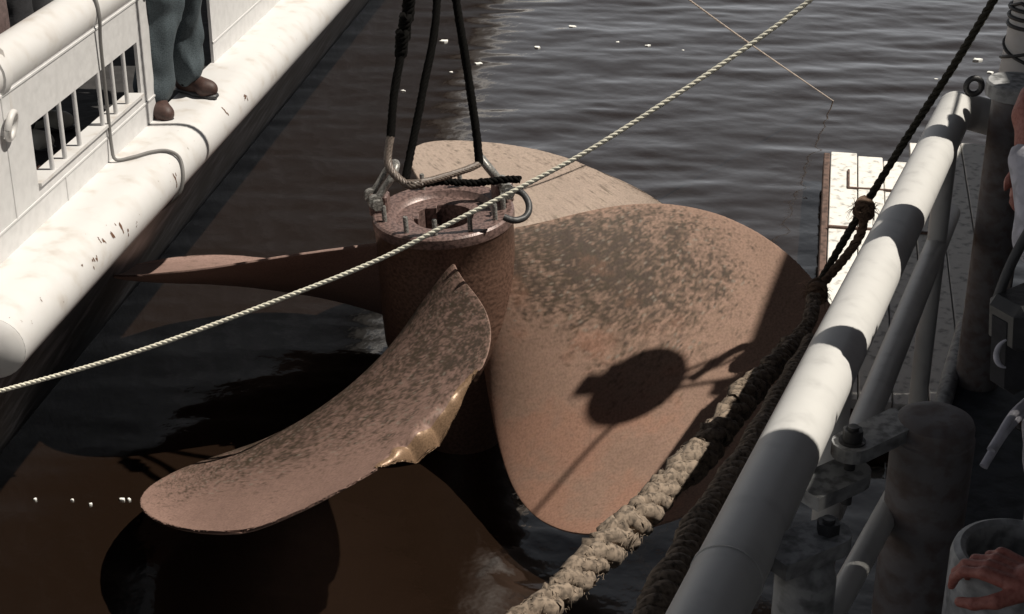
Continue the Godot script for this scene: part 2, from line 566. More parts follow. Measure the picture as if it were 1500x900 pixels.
func make_propeller() -> Node3D:
	var t := thing("ship_propeller", "large weathered bronze four-bladed ship propeller hanging hub-up between the two vessels", "propeller")
	t.transform = Transform3D(Basis(Vector3.BACK, 0.0576) * Basis(Vector3.RIGHT, 0.0145), Vector3(-0.3088, -2.9859 + EYE, -7.096))
	var mb := MB.new()
	mb.lathe([Vector2(.135, -.9), Vector2(.135, -.034), Vector2(.15, -.030), Vector2(.215, -.030), Vector2(.225, -.022), Vector2(.235, -.004), Vector2(.262, 0), Vector2(.308, 0), Vector2(.318, -.008), Vector2(.320, -.03), Vector2(.318, -.05)], 72)
	put("top_face", mb.done(), M.hub_top, t)
	mb = MB.new()
	mb.lathe([Vector2(.318, -.05), Vector2(.312, -.058), Vector2(.312, -.2), Vector2(.318, -.5), Vector2(.315, -.62), Vector2(.285, -.78), Vector2(.235, -.95), Vector2(.20, -1.08), Vector2(.19, -1.3), Vector2(0, -1.32)], 72)
	put("hub", mb.done(), M.hub, t)
	mb = MB.new()
	mb.box(Vector3(-.128, -.25, -.02), Vector3(.03, .44, .06), .003)      # key in the bore
	mb.box(Vector3(-.06, -.25, -.115), Vector3(.05, .44, .03), .003)
	put("bore_key", mb.done(), M.hub_top, t)
	for a in [62.0, 95.0, 124.0, 30.0, 5.0, -75.0, -112.0, 160.0]:
		mb = MB.new()
		mb.lathe([Vector2(0, .075), Vector2(.009, .075), Vector2(.011, .071), Vector2(.011, -.03)], 12, Transform3D(Basis(), Vector3(.272 * cos(deg_to_rad(a)), 0, .272 * sin(deg_to_rad(a)))))
		put("stud", mb.done(), M.steel, t)
	for a in [188.0, -22.0]:                                                # lifting lugs for the shackles
		mb = MB.new()
		var c := Vector3(.288 * cos(deg_to_rad(a)), .03, .288 * sin(deg_to_rad(a)))
		mb.box(c, Vector3(.085, .10, .075), .008, Basis(Vector3.UP, -deg_to_rad(a)))
		put("lifting_lug", mb.done(), M.hub_top, t)
	for k in 4:
		var r := blade_mesh(PI / 2 * k, k)
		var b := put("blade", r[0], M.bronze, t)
		b.set_meta("label", ["broad sunlit blade on the right with dark growth and the shadow of a pulley", "narrow-looking front blade with a bent bright edge", "blade seen edge-on at the left under the white ship", "pale blade behind the hub"][k])
		if r[1]:
			var e := put("bent_edge", r[1], M.bright, b)
			e.set_meta("label", "bent and polished bronze edge of the front blade")
	return t

# ------------------------------------------------------------------ shackles, slings and lines
func shackle(pin_at: Vector3, along: Vector3, bow_dir: Vector3, label: String) -> void:
	var t := thing("shackle", label, "shackle", pin_at, "shackles on the propeller hub")
	along = along.normalized()
	bow_dir = (bow_dir - along * bow_dir.dot(along)).normalized()
	var w := 0.052
	var pts := [along * w, along * w + bow_dir * .07]
	for k in 13:
		var a := PI * k / 12.0
		pts.append(along * w * 1.15 * cos(a) + bow_dir * (.115 + .075 * sin(a)))
	pts.append(-along * w + bow_dir * .07)
	pts.append(-along * w)
	var mb := MB.new()
	mb.tube(smooth(pts, .008), .0175, 10)
	put("bow", mb.done(), M.steel, t)
	for s in [-1, 1]:
		var e := MB.new()
		e.tube([along * (w * s - .018), along * (w * s + .018)], .033, 14)
		put("eye", e.done(), M.steel, t)
	mb = MB.new()
	mb.tube([along * -.10, along * .085], .015, 10)
	mb.tube([along * .085, along * .115], .026, 6)
	put("pin", mb.done(), M.steel, t)

func make_rigging() -> void:
	var pl := Vector3(-.62, 1.215, -7.10)
	var pr := Vector3(-.035, 1.235, -7.20)
	shackle(pl, Vector3(.25, .1, .95), Vector3(.55, .8, -.15), "steel bow shackle on the left lug of the hub, two slings through it")
	shackle(pr, Vector3(.2, .05, .97), Vector3(-.62, .72, -.3), "steel bow shackle on the right lug of the hub, one sling through it")
	var top := at(634, -236, 7.0)
	var mb := MB.new()
	# outer left sling, spliced near the top, worn bright at the bottom where it turns into the shackle
	var p1 := smooth([top, at(600, 0, 7.02), at(588, 75, 7.03), at(577, 140, 7.04), at(572, 200, 7.05)], .02)
	strands(mb, p1, .018, 6, 7.0, 5)
	for q in [[598, 12], [593, 40], [588, 64]]:
		var c := at(q[0], q[1], 7.02)
		strands(mb, smooth([c + Vector3(.004, .05, 0), c, c + Vector3(-.004, -.05, 0)], .01), .027, 4, 3.0, 6, .15)
	var s1 := put("lifting_sling", mb.done(), M.wire)
	tag(s1, "dark spliced wire rope sling with a knotted splice, outermost left above the hub", "wire rope", "slings holding the propeller")
	mb = MB.new()
	strands(mb, smooth([at(572, 200, 7.05), at(568, 232, 7.05), at(573, 250, 7.04), at(587, 264, 7.03), at(602, 272, 7.02), at(618, 268, 7.02)], .012), .017, 6, 6.0, 5)
	put("worn_end", mb.done(), M.wire_worn, s1)
	mb = MB.new()
	strands(mb, smooth([top, at(640, 0, 7.03), at(620, 130, 7.04), at(603, 215, 7.05), at(594, 262, 7.04)], .02), .0175, 6, 7.0, 5)
	tag(put("lifting_sling", mb.done(), M.wire), "dark straight wire rope sling, middle one of the three above the hub", "wire rope", "slings holding the propeller")
	mb = MB.new()
	strands(mb, smooth([top, at(668, 0, 7.10), at(684, 100, 7.16), at(697, 190, 7.20), at(702, 240, 7.22)], .02), .0185, 6, 7.0, 5)
	tag(put("lifting_sling", mb.done(), M.wire), "dark wire rope sling running to the right shackle of the hub", "wire rope", "slings holding the propeller")
	var hk := thing("crane_link", "steel link above the three wire slings, over the top of the picture", "crane link", top)
	mb = MB.new()
	var ring := []
	for k in 25: ring.append(Vector3(.09 * cos(TAU * k / 24), .09 + .12 * sin(TAU * k / 24), 0))
	mb.tube(ring, .02, 8)
	put("ring", mb.done(), M.steel, hk)
	mb = MB.new()
	strands(mb, smooth([Vector3(0, .2, 0), Vector3(0, 3.5, 0)], .05), .02, 6, 7.0, 5)
	put("fall", mb.done(), M.wire, hk)
	# bright laid wire between the shackles, a dark chain of wire behind it, and the black loop at the right
	mb = MB.new()
	strands(mb, smooth([at(598, 268, 7.02), at(612, 268, 7.02), at(632, 264, 7.06), at(660, 256, 7.12), at(690, 246, 7.18), at(702, 240, 7.22)], .012), .015, 6, 7.0, 5)
	tag(put("tie_wire", mb.done(), M.wire_worn), "bright worn laid wire strung between the two shackles", "wire rope")
	mb = MB.new()
	var dk := smooth([at(610, 272, 7.25), at(630, 268, 7.30), at(655, 266, 7.34), at(690, 268, 7.36), at(715, 266, 7.36), at(740, 263, 7.36), at(762, 263, 7.36)], .012)
	strands(mb, dk, .017, 3, 4.0, 6, .25)
	tag(put("tie_wire", mb.done(), M.wire), "black wire lying across the back of the hub top", "wire rope")
	mb = MB.new()
	mb.tube(smooth([at(740, 283, 7.25), at(754, 279, 7.25), at(766, 284, 7.24), at(774, 297, 7.22), at(774, 311, 7.20), at(766, 320, 7.18), at(752, 323, 7.16), at(738, 318, 7.16)], .01), .0145, 10)
	tag(put("hose_loop", mb.done(), M.dark_iron), "black curved loop of wire standing off the right side of the hub", "wire loop")
	# white heaving line across the picture
	mb = MB.new()
	var line := []
	var lp := [[-160, 612, 5.35], [0, 573, 5.3], [210, 512, 5.2], [440, 427, 5.1], [560, 378, 5.05], [650, 332, 5.0], [760, 276, 4.95], [860, 222, 4.9], [980, 146, 4.85], [1100, 65, 4.8], [1190, -2, 4.75], [1330, -115, 4.65], [1560, -320, 4.5]]
	for p in lp: line.append(at(p[0], p[1], p[2]))
	strands(mb, smooth(line, .008), .0074, 3, 7.0, 6)
	tag(put("heaving_line", mb.done(), M.nylon), "white laid rope stretched across the whole picture in front of the hub", "rope")
	mb = MB.new()
	strands(mb, smooth([at(930, -60, 8.0), at(1010, 0, 8.9), at(1100, 65, 10.1), on_y(1222, 149, -0.02)], .03), .0055, 3, 9.0, 5)
	tag(put("thin_line", mb.done(), M.twine), "thin pale line slanting down into the water behind the white rope", "line")

# ------------------------------------------------------------------ the white ship at the left
const SLOPE := Vector3(.1224, -.0476, -1.0)                  # one metre along the ship
func sp(x: float, y: float, z: float) -> Vector3:            # section point (x, y below the eye) carried along the ship to z
	return Vector3(x, y + EYE, -7.25) + SLOPE * (-7.25 - z)
func along_ship(sec: Array, z0: float, z1: float, closed := true) -> ArrayMesh:
	var mb := MB.new()
	var o := sp(0, 0, z0); var e := sp(0, 0, z1)
	mb.sweep(sec, o, e, closed)
	return mb.done()
func rect(x0: float, y0: float, x1: float, y1: float) -> Array:
	return [Vector2(x0, y0), Vector2(x0, y1), Vector2(x1, y1), Vector2(x1, y0)]
func arc_sec(c: Vector2, r: float, a0: float, a1: float, n: int) -> Array:
	var o := []
	for k in n + 1:
		var a := deg_to_rad(lerpf(a0, a1, float(k) / n))
		o.append(c + Vector2(cos(a), sin(a)) * r)
	return o

func make_white_ship() -> void:
	var t := thing("white_ship", "white ship along the left with a rounded rubbing fender and low slotted bulwark", "ship")
	var wx := -1.582
	# hull flaring in towards the waterline
	put("hull_side", along_ship([Vector2(-1.46, -2.72), Vector2(-1.475, -2.82), Vector2(-1.85, -3.38), Vector2(-2.38, -4.2), Vector2(-2.7, -5.2), Vector2(-6, -5.2), Vector2(-6, -2.72)], -1.5, -34.0), M.hull, t)
	var fend: Array = [Vector2(-1.60, -2.71), Vector2(-1.60, -2.6), Vector2(-1.46, -2.598)]
	fend.append_array(arc_sec(Vector2(-1.442, -2.712), .112, 86, -75, 14))
	fend.append(Vector2(-1.45, -2.83))
	put("rubbing_fender", along_ship(fend, -5.02, -34.0), M.white, t)
	var mb := MB.new()                                        # its rounded end
	var cen := sp(-1.442, -2.712, -5.02)
	mb.lathe([Vector2(0, .035), Vector2(.06, .03), Vector2(.10, .012), Vector2(.111, 0)], 28, Transform3D(Basis(Vector3.RIGHT, PI / 2), cen))
	put("fender_end", mb.done(), M.white, t)
	put("deck_edge", along_ship(rect(-1.62, -2.71, -1.50, -2.604), -1.5, -5.018), M.white, t)
	# bulwark plates with the freeing port cut in them
	var wall := Plane(sp(wx, 0, 0), sp(wx, 1, 0), sp(wx, 0, -9))
	var zl := on_plane(50, 225, wall).z
	var zr := on_plane(203, 98, wall).z
	var c1 := on_plane(57, 268, wall); var c2 := on_plane(48, 181, wall)
	var yb := c1.y - EYE + .0476 * (-7.25 - c1.z)
	var yt := c2.y - EYE + .0476 * (-7.25 - c2.z)
	print("port z ", zl, " ", zr, " y ", yb, " ", yt)
	var w0 := wx - .014
	for q in [[-2.02, yt, -1.5, -7.25], [yb, -2.6, -1.5, -7.25], [yt, yb, -1.5, zl], [yt, yb, zr, -7.25]]:
		put("bulwark_plate", along_ship(rect(w0, q[1], wx, q[0]), q[2], q[3]), M.wall, t)
	put("bulwark_plate", along_ship(rect(w0, -2.6, wx, -2.02), -8.15, -34.0), M.wall, t)
	# welded seams, standing a little proud
	for q in [[-2.497, -1.5, -7.25], [-2.036, -1.5, -7.25], [-2.497, -8.15, -34.0]]:
		put("weld_seam", along_ship(rect(wx - .004, q[0] - .004, wx + .004, q[0] + .004), q[1], q[2]), M.wall, t)
	for z in [zl - (-1.0) * .22, -6.15]:
		mb = MB.new()
		mb.box((sp(wx, -2.5, z) + sp(wx, -2.03 if z > zl else -2.6, z)) / 2, Vector3(.007, .46 if z > zl else .1, .012), .002)
		put("weld_seam", mb.done(), M.wall, t)
	# port bars, one of them gone
	for q in [[75, 215], [93, 195], [115, 180], [149, 150], [168, 130], [185, 115]]:
		var c := on_plane(q[0], q[1], wall)
		mb = MB.new()
		var a := sp(wx - .007, yb - .005, c.z); var b := sp(wx - .007, yt + .005, c.z)
		mb.tube([a, b], .0095, 12, false)
		put("port_bar", mb.done(), M.wall, t)
	put("port_sill", along_ship(rect(w0 - .05, yb - .012, wx + .012, yb + .001), zl, zr), M.white, t)
	# pipe cap rail on the bulwark
	put("cap_rail", along_ship(arc_sec(Vector2(-1.655, -1.975), .088, 0, 345, 23), -1.5, -7.25), M.white, t)
	put("cap_rail", along_ship(arc_sec(Vector2(-1.655, -1.975), .088, 0, 345, 23), -8.15, -34.0), M.white, t)
	mb = MB.new()                                             # coupling on the cap rail and rounded fairlead beside it
	var dirv := SLOPE.normalized()
	var k := sp(-1.655, -1.975, -5.72)
	mb.tube([k - dirv * .03, k + dirv * .03], .097, 22)
	put("rail_coupling", mb.done(), M.white, t)
	mb = MB.new()
	var f := at(-8, 100, 6.0)
	mb.tube([f + Vector3(0, -.25, 0), f, f + Vector3(0, .06, 0), f + Vector3(0, .09, 0)], [.045, .045, .036, .01], 16)
	put("fairlead", mb.done(), M.white, t)
	mb = MB.new()
	var e := on_plane(7, 184, wall)
	var rp := []
	for q in 25: rp.append(e + Vector3(.022 + .01 * sin(TAU * q / 24), .046 * sin(TAU * q / 24), .046 * cos(TAU * q / 24)))
	mb.tube(rp, .0125, 10)
	put("eye_ring", mb.done(), M.white, t)
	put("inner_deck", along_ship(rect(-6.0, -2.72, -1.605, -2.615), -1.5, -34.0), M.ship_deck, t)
	# scuffs and rust on the fender
	var marks := []
	for mk in 28:
		var f2 := rng.randf()
		marks.append([lerpf(30, 420, f2) + rng.randf_range(-30, 25), lerpf(490, 45, f2) + rng.randf_range(-30, 30), rng.randf_range(.0012, .004)])
	for q in [[152, 352, .012], [166, 346, .02], [176, 335, .026], [187, 340, .012], [146, 354, .014], [137, 384, .018], [141, 377, .012], [360, 140, .02], [332, 168, .02], [358, 145, .012], [275, 218, .006], [255, 257, .015], [258, 268, .02], [200, 330, .008], [120, 390, .007], [60, 440, .008]] + marks:
		var r := ray(q[0], q[1])
		var best := Vector3.ZERO
		var o := Vector3(0, EYE, 0)
		for step in 4000:                                     # first point of the ray inside the fender's round
			var p := o + r * (5.0 + step * .002)
			var sx := -7.25 - p.z
			var l := Vector2(p.x - SLOPE.x * sx, p.y - EYE - SLOPE.y * sx)
			if l.distance_to(Vector2(-1.442, -2.712)) < .1125:
				best = p
				break
		if best == Vector3.ZERO: continue
		mb = MB.new()
		var sz: float = q[2]
		var nn := (o - best).normalized()
		var uu := Vector3.UP - nn * nn.y
		for s in 4:
			var c := best + dirv * rng.randfn() * sz * .5 + uu.normalized() * rng.randfn() * sz * .7
			var sx2 := -7.25 - c.z
			var l2 := Vector2(c.x - SLOPE.x * sx2, c.y - EYE - SLOPE.y * sx2) - Vector2(-1.442, -2.712)
			l2 = l2.normalized() * .1128
			c = Vector3(-1.442 + l2.x + SLOPE.x * sx2, -2.712 + l2.y + EYE + SLOPE.y * sx2, c.z)
			var nrm := Vector3(l2.x, l2.y, 0).normalized()
			var tv := dirv.cross(nrm)
			var poly := []
			var rr := sz * rng.randf_range(.25, .6)
			for a in 7: poly.append(c + dirv * cos(TAU * a / 7) * rr * rng.randf_range(.3, .8) + tv * sin(TAU * a / 7) * rr * rng.randf_range(.6, 1.5))
			mb.face(poly, nrm)
		put("rust_scuff", mb.done(), M.rust, t)
	# the thin cable hung over the bulwark
	mb = MB.new()
	var zc := on_plane(148, 130, wall).z
	var cp := [sp(-1.9, -1.99, zc - .35), sp(-1.74, -1.90, zc - .2), sp(-1.66, -1.876, zc - .08), sp(-1.585, -1.905, zc - .03), sp(-1.558, -1.98, zc), sp(-1.565, -2.1, zc), sp(-1.570, -2.4, zc - .01), sp(-1.566, -2.53, zc), sp(-1.55, -2.587, zc + .01), sp(-1.49, -2.588, zc - .03), sp(-1.44, -2.590, zc - .10), sp(-1.39, -2.601, zc - .15), sp(-1.345, -2.635, zc - .16), sp(-1.322, -2.70, zc - .12), sp(-1.335, -2.77, zc - .10), sp(-1.40, -2.835, zc - .10), sp(-1.50, -2.89, zc - .10)]
	mb.tube(smooth(cp, .015), .0075, 8)
	tag(put("draped_cable", mb.done(), M.cable), "thin grey cable draped over the white bulwark and down across the fender", "cable")

# ------------------------------------------------------------------ people
# local frame: x to the person's right, y up, z forward; feet at y = 0
func person(label: String, at_: Vector3, yaw: float, o: Dictionary) -> Node3D:
	var t := thing("person", label, "person", at_)
	t.rotation.y = yaw
	var cell: float = o.get("cell", .022)
	var fr: Vector3 = o.get("foot_r", Vector3(.11, 0, 0)); var fl: Vector3 = o.get("foot_l", Vector3(-.11, 0, 0))
	var lean: Vector3 = o.get("lean", Vector3.ZERO)
	var hip := Vector3(0, .93, 0) + (fr + fl) * .5 * Vector3(1, 0, 1)
	var chest := hip + Vector3(0, .42, 0) + lean * .8
	var neck := hip + Vector3(0, .57, 0) + lean
	var head := neck + Vector3(0, .15, .03) + lean * .2
	var shr := chest + Vector3(.185, .08, 0); var shl := chest + Vector3(-.185, .08, 0)
	var er: Vector3 = o.get("elbow_r", shr + Vector3(.06, -.29, -.02)); var el: Vector3 = o.get("elbow_l", shl + Vector3(-.06, -.29, -.02))
	var wr: Vector3 = o.get("wrist_r", er + Vector3(.01, -.25, .06)); var wl: Vector3 = o.get("wrist_l", el + Vector3(-.01, -.25, .06))
	var hr := hip + Vector3(.095, -.02, 0); var hl := hip + Vector3(-.095, -.02, 0)
	var ar := fr + Vector3(0, .09, 0); var al := fl + Vector3(0, .09, 0)
	var kr: Vector3 = (hr + ar) * .5 + Vector3(0, .03, .035); var kl: Vector3 = (hl + al) * .5 + Vector3(0, .03, .035)
	var body := [[hip + Vector3(0, .1, 0), chest, .12, .14], [chest + Vector3(-.1, 0, 0), chest + Vector3(.1, 0, 0), .1, .1], [chest + Vector3(0, .1, 0), head, .062, .055],
		[head + Vector3(0, .01, -.012), head + Vector3(0, .075, -.01), .078, .084], [head + Vector3(0, -.055, .035), head + Vector3(0, .01, .03), .045, .06], [head + Vector3(0, .012, .088), head + Vector3(0, -.018, .10), .008, .013],
		[head + Vector3(.078, .0, -.01), head + Vector3(.08, .03, -.015), .01, .014], [head + Vector3(-.078, .0, -.01), head + Vector3(-.08, .03, -.015), .01, .014],
		[shr, er, .052, .042], [shl, el, .052, .042], [er, wr, .041, .027], [el, wl, .041, .027],
		[hr, kr, .08, .055], [hl, kl, .08, .055], [kr, ar, .053, .036], [kl, al, .053, .036], [hip, hr, .1, .085], [hip, hl, .1, .085]]
	body.append_array(hand_bones(wr, (wr - er).normalized(), o.get("palm_r", Vector3(-1, 0, 0)), 1.0, o.get("curl", .5)))
	body.append_array(hand_bones(wl, (wl - el).normalized(), o.get("palm_l", Vector3(1, 0, 0)), -1.0, o.get("curl", .5)))
	put("body", nets(body, cell * .8, .03), M.skin, t)
	var fl_: float = o.get("flare", .0)
	var tr := []
	for s in 2:
		var h: Vector3 = [hr, hl][s]; var kn: Vector3 = [kr, kl][s]; var an: Vector3 = [ar, al][s]
		tr.append_array([[hip + Vector3(0, .06, 0), h, .125, .115], [h, kn, .112, .083], [kn, an + Vector3(0, .05, -.012), .083, .084 + fl_], [an + Vector3(0, .05, -.012), an + Vector3(0, .01, -.012), .084 + fl_, .07 + fl_ * .6]])
	put("trousers", nets(tr, cell, .028, o.get("fold", .016)), M[o.get("trousers", "dark_cloth")], t)
	var st := [[hip + Vector3(0, .05, 0), chest, .145, .165], [chest + Vector3(-.12, .02, 0), chest + Vector3(.12, .02, 0), .12, .12], [chest + Vector3(0, .1, 0), neck, .085, .075], [shr, er, .072, .062], [shl, el, .072, .062]]
	if o.get("sleeves", true): st.append_array([[er, er.lerp(wr, .85), .06, .048], [el, el.lerp(wl, .85), .06, .048]])
	put("shirt", nets(st, cell, .03, .012), M[o.get("shirt", "dark_cloth")], t)
	for s in 2:
		var a: Vector3 = [fr, fl][s]
		var tw: float = [o.get("toe_r", .15), -o.get("toe_l", .15)][s]
		var d := Vector3(sin(tw), 0, cos(tw))
		var sd := d.cross(Vector3.UP)
		put("shoe", nets([[a + Vector3(0, .075, 0) - d * .02, a + Vector3(0, .045, 0) - d * .035, .042, .038], [a + Vector3(0, .05, 0), a + Vector3(0, .04, 0) + d * .105, .044, .036], [a + Vector3(0, .036, 0) + d * .10 + sd * .012, a + Vector3(0, .034, 0) + d * .125, .040, .034], [a + Vector3(0, .03, 0) - d * .05, a + Vector3(0, .026, 0) + d * .02, .033, .03]], o.get("shoe_cell", .012), .02), M[o.get("shoes", "shoe")], t)
		var sole := nets([[a + Vector3(0, .010, 0) - d * .05, a + Vector3(0, .010, 0) + d * .06, .036, .036], [a + Vector3(0, .010, 0) + d * .06, a + Vector3(0, .010, 0) + d * .125, .042, .038]], .012, .02)
		var so := put("sole", sole, M.dark_iron, t)
		so.scale = Vector3(1, .42, 1)
	put("hair", nets([[head + Vector3(0, .07, -.03), head + Vector3(0, .085, .01), .088, .082], [head + Vector3(0, .0, -.055), head + Vector3(0, .06, -.04), .06, .075]], cell, .03), M.hair, t)
	return t

func hand_bones(w: Vector3, d: Vector3, palm: Vector3, side: float, curl: float, sc := 1.0) -> Array:   # palm: the way the palm faces
	palm = (palm - d * palm.dot(d)).normalized()
	var x := palm.cross(d) * side                              # towards the thumb
	var out := []
	for k in 4: out.append([w + d * .01 * sc + x * (.020 - .0135 * k) * sc, w + d * .088 * sc + x * (.030 - .020 * k) * sc, .015 * sc, .0115 * sc])
	for k in 4:
		var p: Vector3 = w + d * (.092 - [.004, 0, .004, .012][k]) * sc + x * (.031 - .0205 * k) * sc
		var ln := ([.078, .086, .079, .062][k] as float) * sc
		var dirv := d
		for q in 3:
			var c := curl * ([.55, .8, .6][q] as float) * (1.0 + .08 * k)
			dirv = (dirv * cos(c) + palm * sin(c)).normalized() if q == 0 else (dirv * cos(c) + (palm * d.dot(dirv) - d * palm.dot(dirv)).normalized() * sin(c)).normalized()
			var e: Vector3 = p + dirv * ln * ([.46, .31, .23][q] as float)
			out.append([p, e, (.0092 - .0008 * q) * sc, (.0087 - .0009 * q) * sc])
			p = e
	var tb := w + d * .025 * sc + x * .026 * sc + palm * .006 * sc
	var t1 := tb + (d * .6 + x * .75 + palm * .25).normalized() * .045 * sc
	var t2 := t1 + (d * .9 + x * .3 + palm * (.25 + curl * .3)).normalized() * .034 * sc
	out.append([tb, t1, .015 * sc, .012 * sc])
	out.append([t1, t2, .0115 * sc, .0095 * sc])
	out.append([t2, t2 + (d * .95 + palm * curl * .5).normalized() * .025 * sc, .0098 * sc, .0085 * sc])
	return out

func make_people() -> void:
	# in the gap of the bulwark, facing the propeller: forward is +x
	var feet := sp(-1.555, -2.598, -7.47)
	person("person in flared faded jeans and brown shoes standing on the white ship's ledge", feet, PI / 2 - .12, {"cell": .0105, "foot_r": Vector3(.15, 0, .015), "foot_l": Vector3(-.16, 0, -.045), "toe_r": -.45, "toe_l": .95, "trousers": "denim", "shirt": "denim_pale", "flare": .002, "fold": .030, "shoe_cell": .007})
	person("person in dusty brown trousers behind the bulwark, at the top left corner", sp(-1.90, -2.61, -6.28), PI / 2 + .2, {"elbow_r": Vector3(.30, 1.14, -.06), "wrist_r": Vector3(.10, 1.27, .19), "elbow_l": Vector3(-.30, 1.14, -.06), "wrist_l": Vector3(-.10, 1.31, .19), "trousers": "brown_cloth", "shirt": "brown_cloth", "cell": .016, "fold": .02, "shoes": "shoe"})
	person("person in black trousers and pale shoes standing on the deck behind the slotted bulwark", sp(-2.05, -2.61, -6.98), PI / 2 - .1, {"trousers": "dark_cloth", "shirt": "dark_cloth", "cell": .016, "shoes": "shoe_pale"})

# ------------------------------------------------------------------ the work vessel at the right
var RA := Vector3.ZERO
var RB := Vector3.ZERO
func rail_at(z: float) -> Vector3:
	return RA + (RB - RA) * ((z - RA.z) / (RB.z - RA.z))

func make_work_vessel() -> void:
	RA = at(1048, 880, 3.2)
	RB = at(1398, 165, 6.6)
	var u := (RB - RA).normalized()
	var deck_y := EYE - 3.3
	var t := thing("work_vessel", "dark deck and side of the work vessel under the pipe rail at the right", "work vessel")
	var a := rail_at(2.0); var b := rail_at(-6.55)
	var side := func(p: Vector3, off: float, y: float): return Vector3(p.x + off, y, p.z)
	var mb := MB.new()
	mb.face([side.call(a, .12, deck_y), side.call(b, .12, deck_y), side.call(b, 5.0, deck_y), side.call(a, 5.0, deck_y)], Vector3.UP)
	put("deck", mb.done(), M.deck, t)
	mb = MB.new()
	mb.face([side.call(a, .12, deck_y), side.call(b, .12, deck_y), side.call(b, .12, -1.5), side.call(a, .12, -1.5)], Vector3.LEFT)
	mb.face([side.call(b, .12, deck_y), side.call(b, 5.0, deck_y), side.call(b, 5.0, -1.5), side.call(b, .12, -1.5)], Vector3.FORWARD)
	mb.face([side.call(b, 5.0, deck_y), side.call(a, 5.0, deck_y), side.call(a, 5.0, -1.5), side.call(b, 5.0, -1.5)], Vector3.RIGHT)
	put("hull", mb.done(), M.hull, t)
	mb = MB.new()
	mb.tube([side.call(a, .13, deck_y + .02), side.call(b, .13, deck_y + .02)], .035, 10)
	put("deck_edge_bar", mb.done(), M.fitting, t)
	# raised hatch the onlookers stand on
	mb = MB.new()
	var h0 := rail_at(-1.8); var h1 := rail_at(-6.0)
	mb.sweep(rect(.62, -EYE + deck_y - 0.0, 2.6, -EYE + deck_y + .55), Vector3(h0.x, EYE, h0.z), Vector3(h1.x, EYE, h1.z), true)
	put("hatch", mb.done(), M.deck, t)
	# deckhouse inboard, whose shadow covers the deck
	for q in [[2.0, -3.25, 1.15, 2.45, -.02], [-3.25, -6.0, 2.1, 3.2, 0.0], [-7.15, -10.5, 1.8, 2.05, 0.0]]:
		mb = MB.new()
		mb.sweep([Vector2(q[2], -1.7), Vector2(q[2], q[3]), Vector2(5.8, q[3]), Vector2(5.8, -1.7)], rail_at(q[0]), rail_at(q[1] + .003), true)
		put("deckhouse", mb.done(), M.house, t)
	mb = MB.new()
	var k0 := rail_at(-6.0)
	mb.sweep([Vector2(2.1, -1.7), Vector2(2.1, 3.2), Vector2(5.8, 3.2), Vector2(5.8, -1.7)], k0, k0 + Vector3(.13, 0, -1.147), true)
	put("deckhouse", mb.done(), M.house, t)
	mb = MB.new()
	var f0 := rail_at(-6.55); var f1 := rail_at(-10.5)
	mb.sweep([Vector2(1.75, -1.12), Vector2(1.75, -4.0), Vector2(5.8, -4.0), Vector2(5.8, -1.12)], f0, f1, true)
	put("hull", mb.done(), M.hull, t)
	# --- the pipe rail
	var rl := thing("pipe_railing", "white painted pipe rail with stanchions running along the work vessel's side", "railing")
	mb = MB.new()
	var e0 := RA - u * 1.6
	var bend := [e0, RA, RA.lerp(RB, .5), RB - u * .10, RB, RB + u * .07 + Vector3(.01, -.01, 0), RB + u * .12 + Vector3(.06, -.03, 0), RB + u * .12 + Vector3(.16, -.05, .02), RB + u * .10 + Vector3(.34, -.06, .03)]
	mb.tube(smooth(bend, .03), .070, 28)
	put("top_rail", mb.done(), M.rail, rl)
	mb = MB.new()
	var l0 := rail_at(-3.75) + Vector3(.03, -.42, 0); var l1 := RB + Vector3(.03, -.42, 0)
	mb.tube([l0, l1], .042, 18)
	put("lower_rail", mb.done(), M.rail, rl)
	for q in [[at(1386, 240, 6.25), deck_y], [rail_at(-3.72) + Vector3(.03, -.08, 0), deck_y]]:
		mb = MB.new()
		var p: Vector3 = q[0]
		mb.tube([Vector3(p.x, p.y + .06, p.z), Vector3(p.x, q[1], p.z)], .036, 16)
		put("stanchion", mb.done(), M.rail, rl)
	mb = MB.new()                                             # ring on top of the rail's end
	var rc := RB + u * .05 + Vector3(.06, .095, 0)
	var rp := []
	for q in 21: rp.append(rc + Vector3(.030 * cos(TAU * q / 20), .032 * sin(TAU * q / 20), 0))
	mb.tube(rp, .012, 8)
	put("lashing_eye", mb.done(), M.dark_iron, rl)
	mb = MB.new()                                             # welded joint near the bottom of the picture
	var jw := rail_at(-2.72)
	mb.tube([jw - u * .006, jw + u * .006], .0725, 28)
	put("weld_bead", mb.done(), M.rail, rl)
	mb = MB.new()                                             # brace slanting down to the deck, and the short domed post
	mb.tube([at(1352, 655, 4.36), at(1292, 765, 4.08), at(1218, 900, 3.8), at(1130, 1060, 3.5)], .030, 14)
	put("brace", mb.done(), M.rail, rl)
	mb = MB.new()
	var dp := at(1183, 812, 3.42)
	mb.lathe([Vector2(0, .0), Vector2(.03, -.004), Vector2(.052, -.02), Vector2(.062, -.05), Vector2(.062, -.9)], 22, Transform3D(Basis(), dp))
	put("domed_post", mb.done(), M.fitting, rl)
	# hinge plates between the rail and the mooring post
	var ps := thing("mooring_post", "stout dark capped post beside the rail, hinge plates and bolts at its side", "post", at(1371, 612, 4.0))
	mb = MB.new()
	mb.lathe([Vector2(0, .004), Vector2(.05, .006), Vector2(.075, .002), Vector2(.088, -.006), Vector2(.0925, -.018), Vector2(.0925, -.045), Vector2(.0965, -.05), Vector2(.0965, -1.6)], 40)
	put("post_body", mb.done(), M.post, ps)
	var o: Vector3 = ps.position
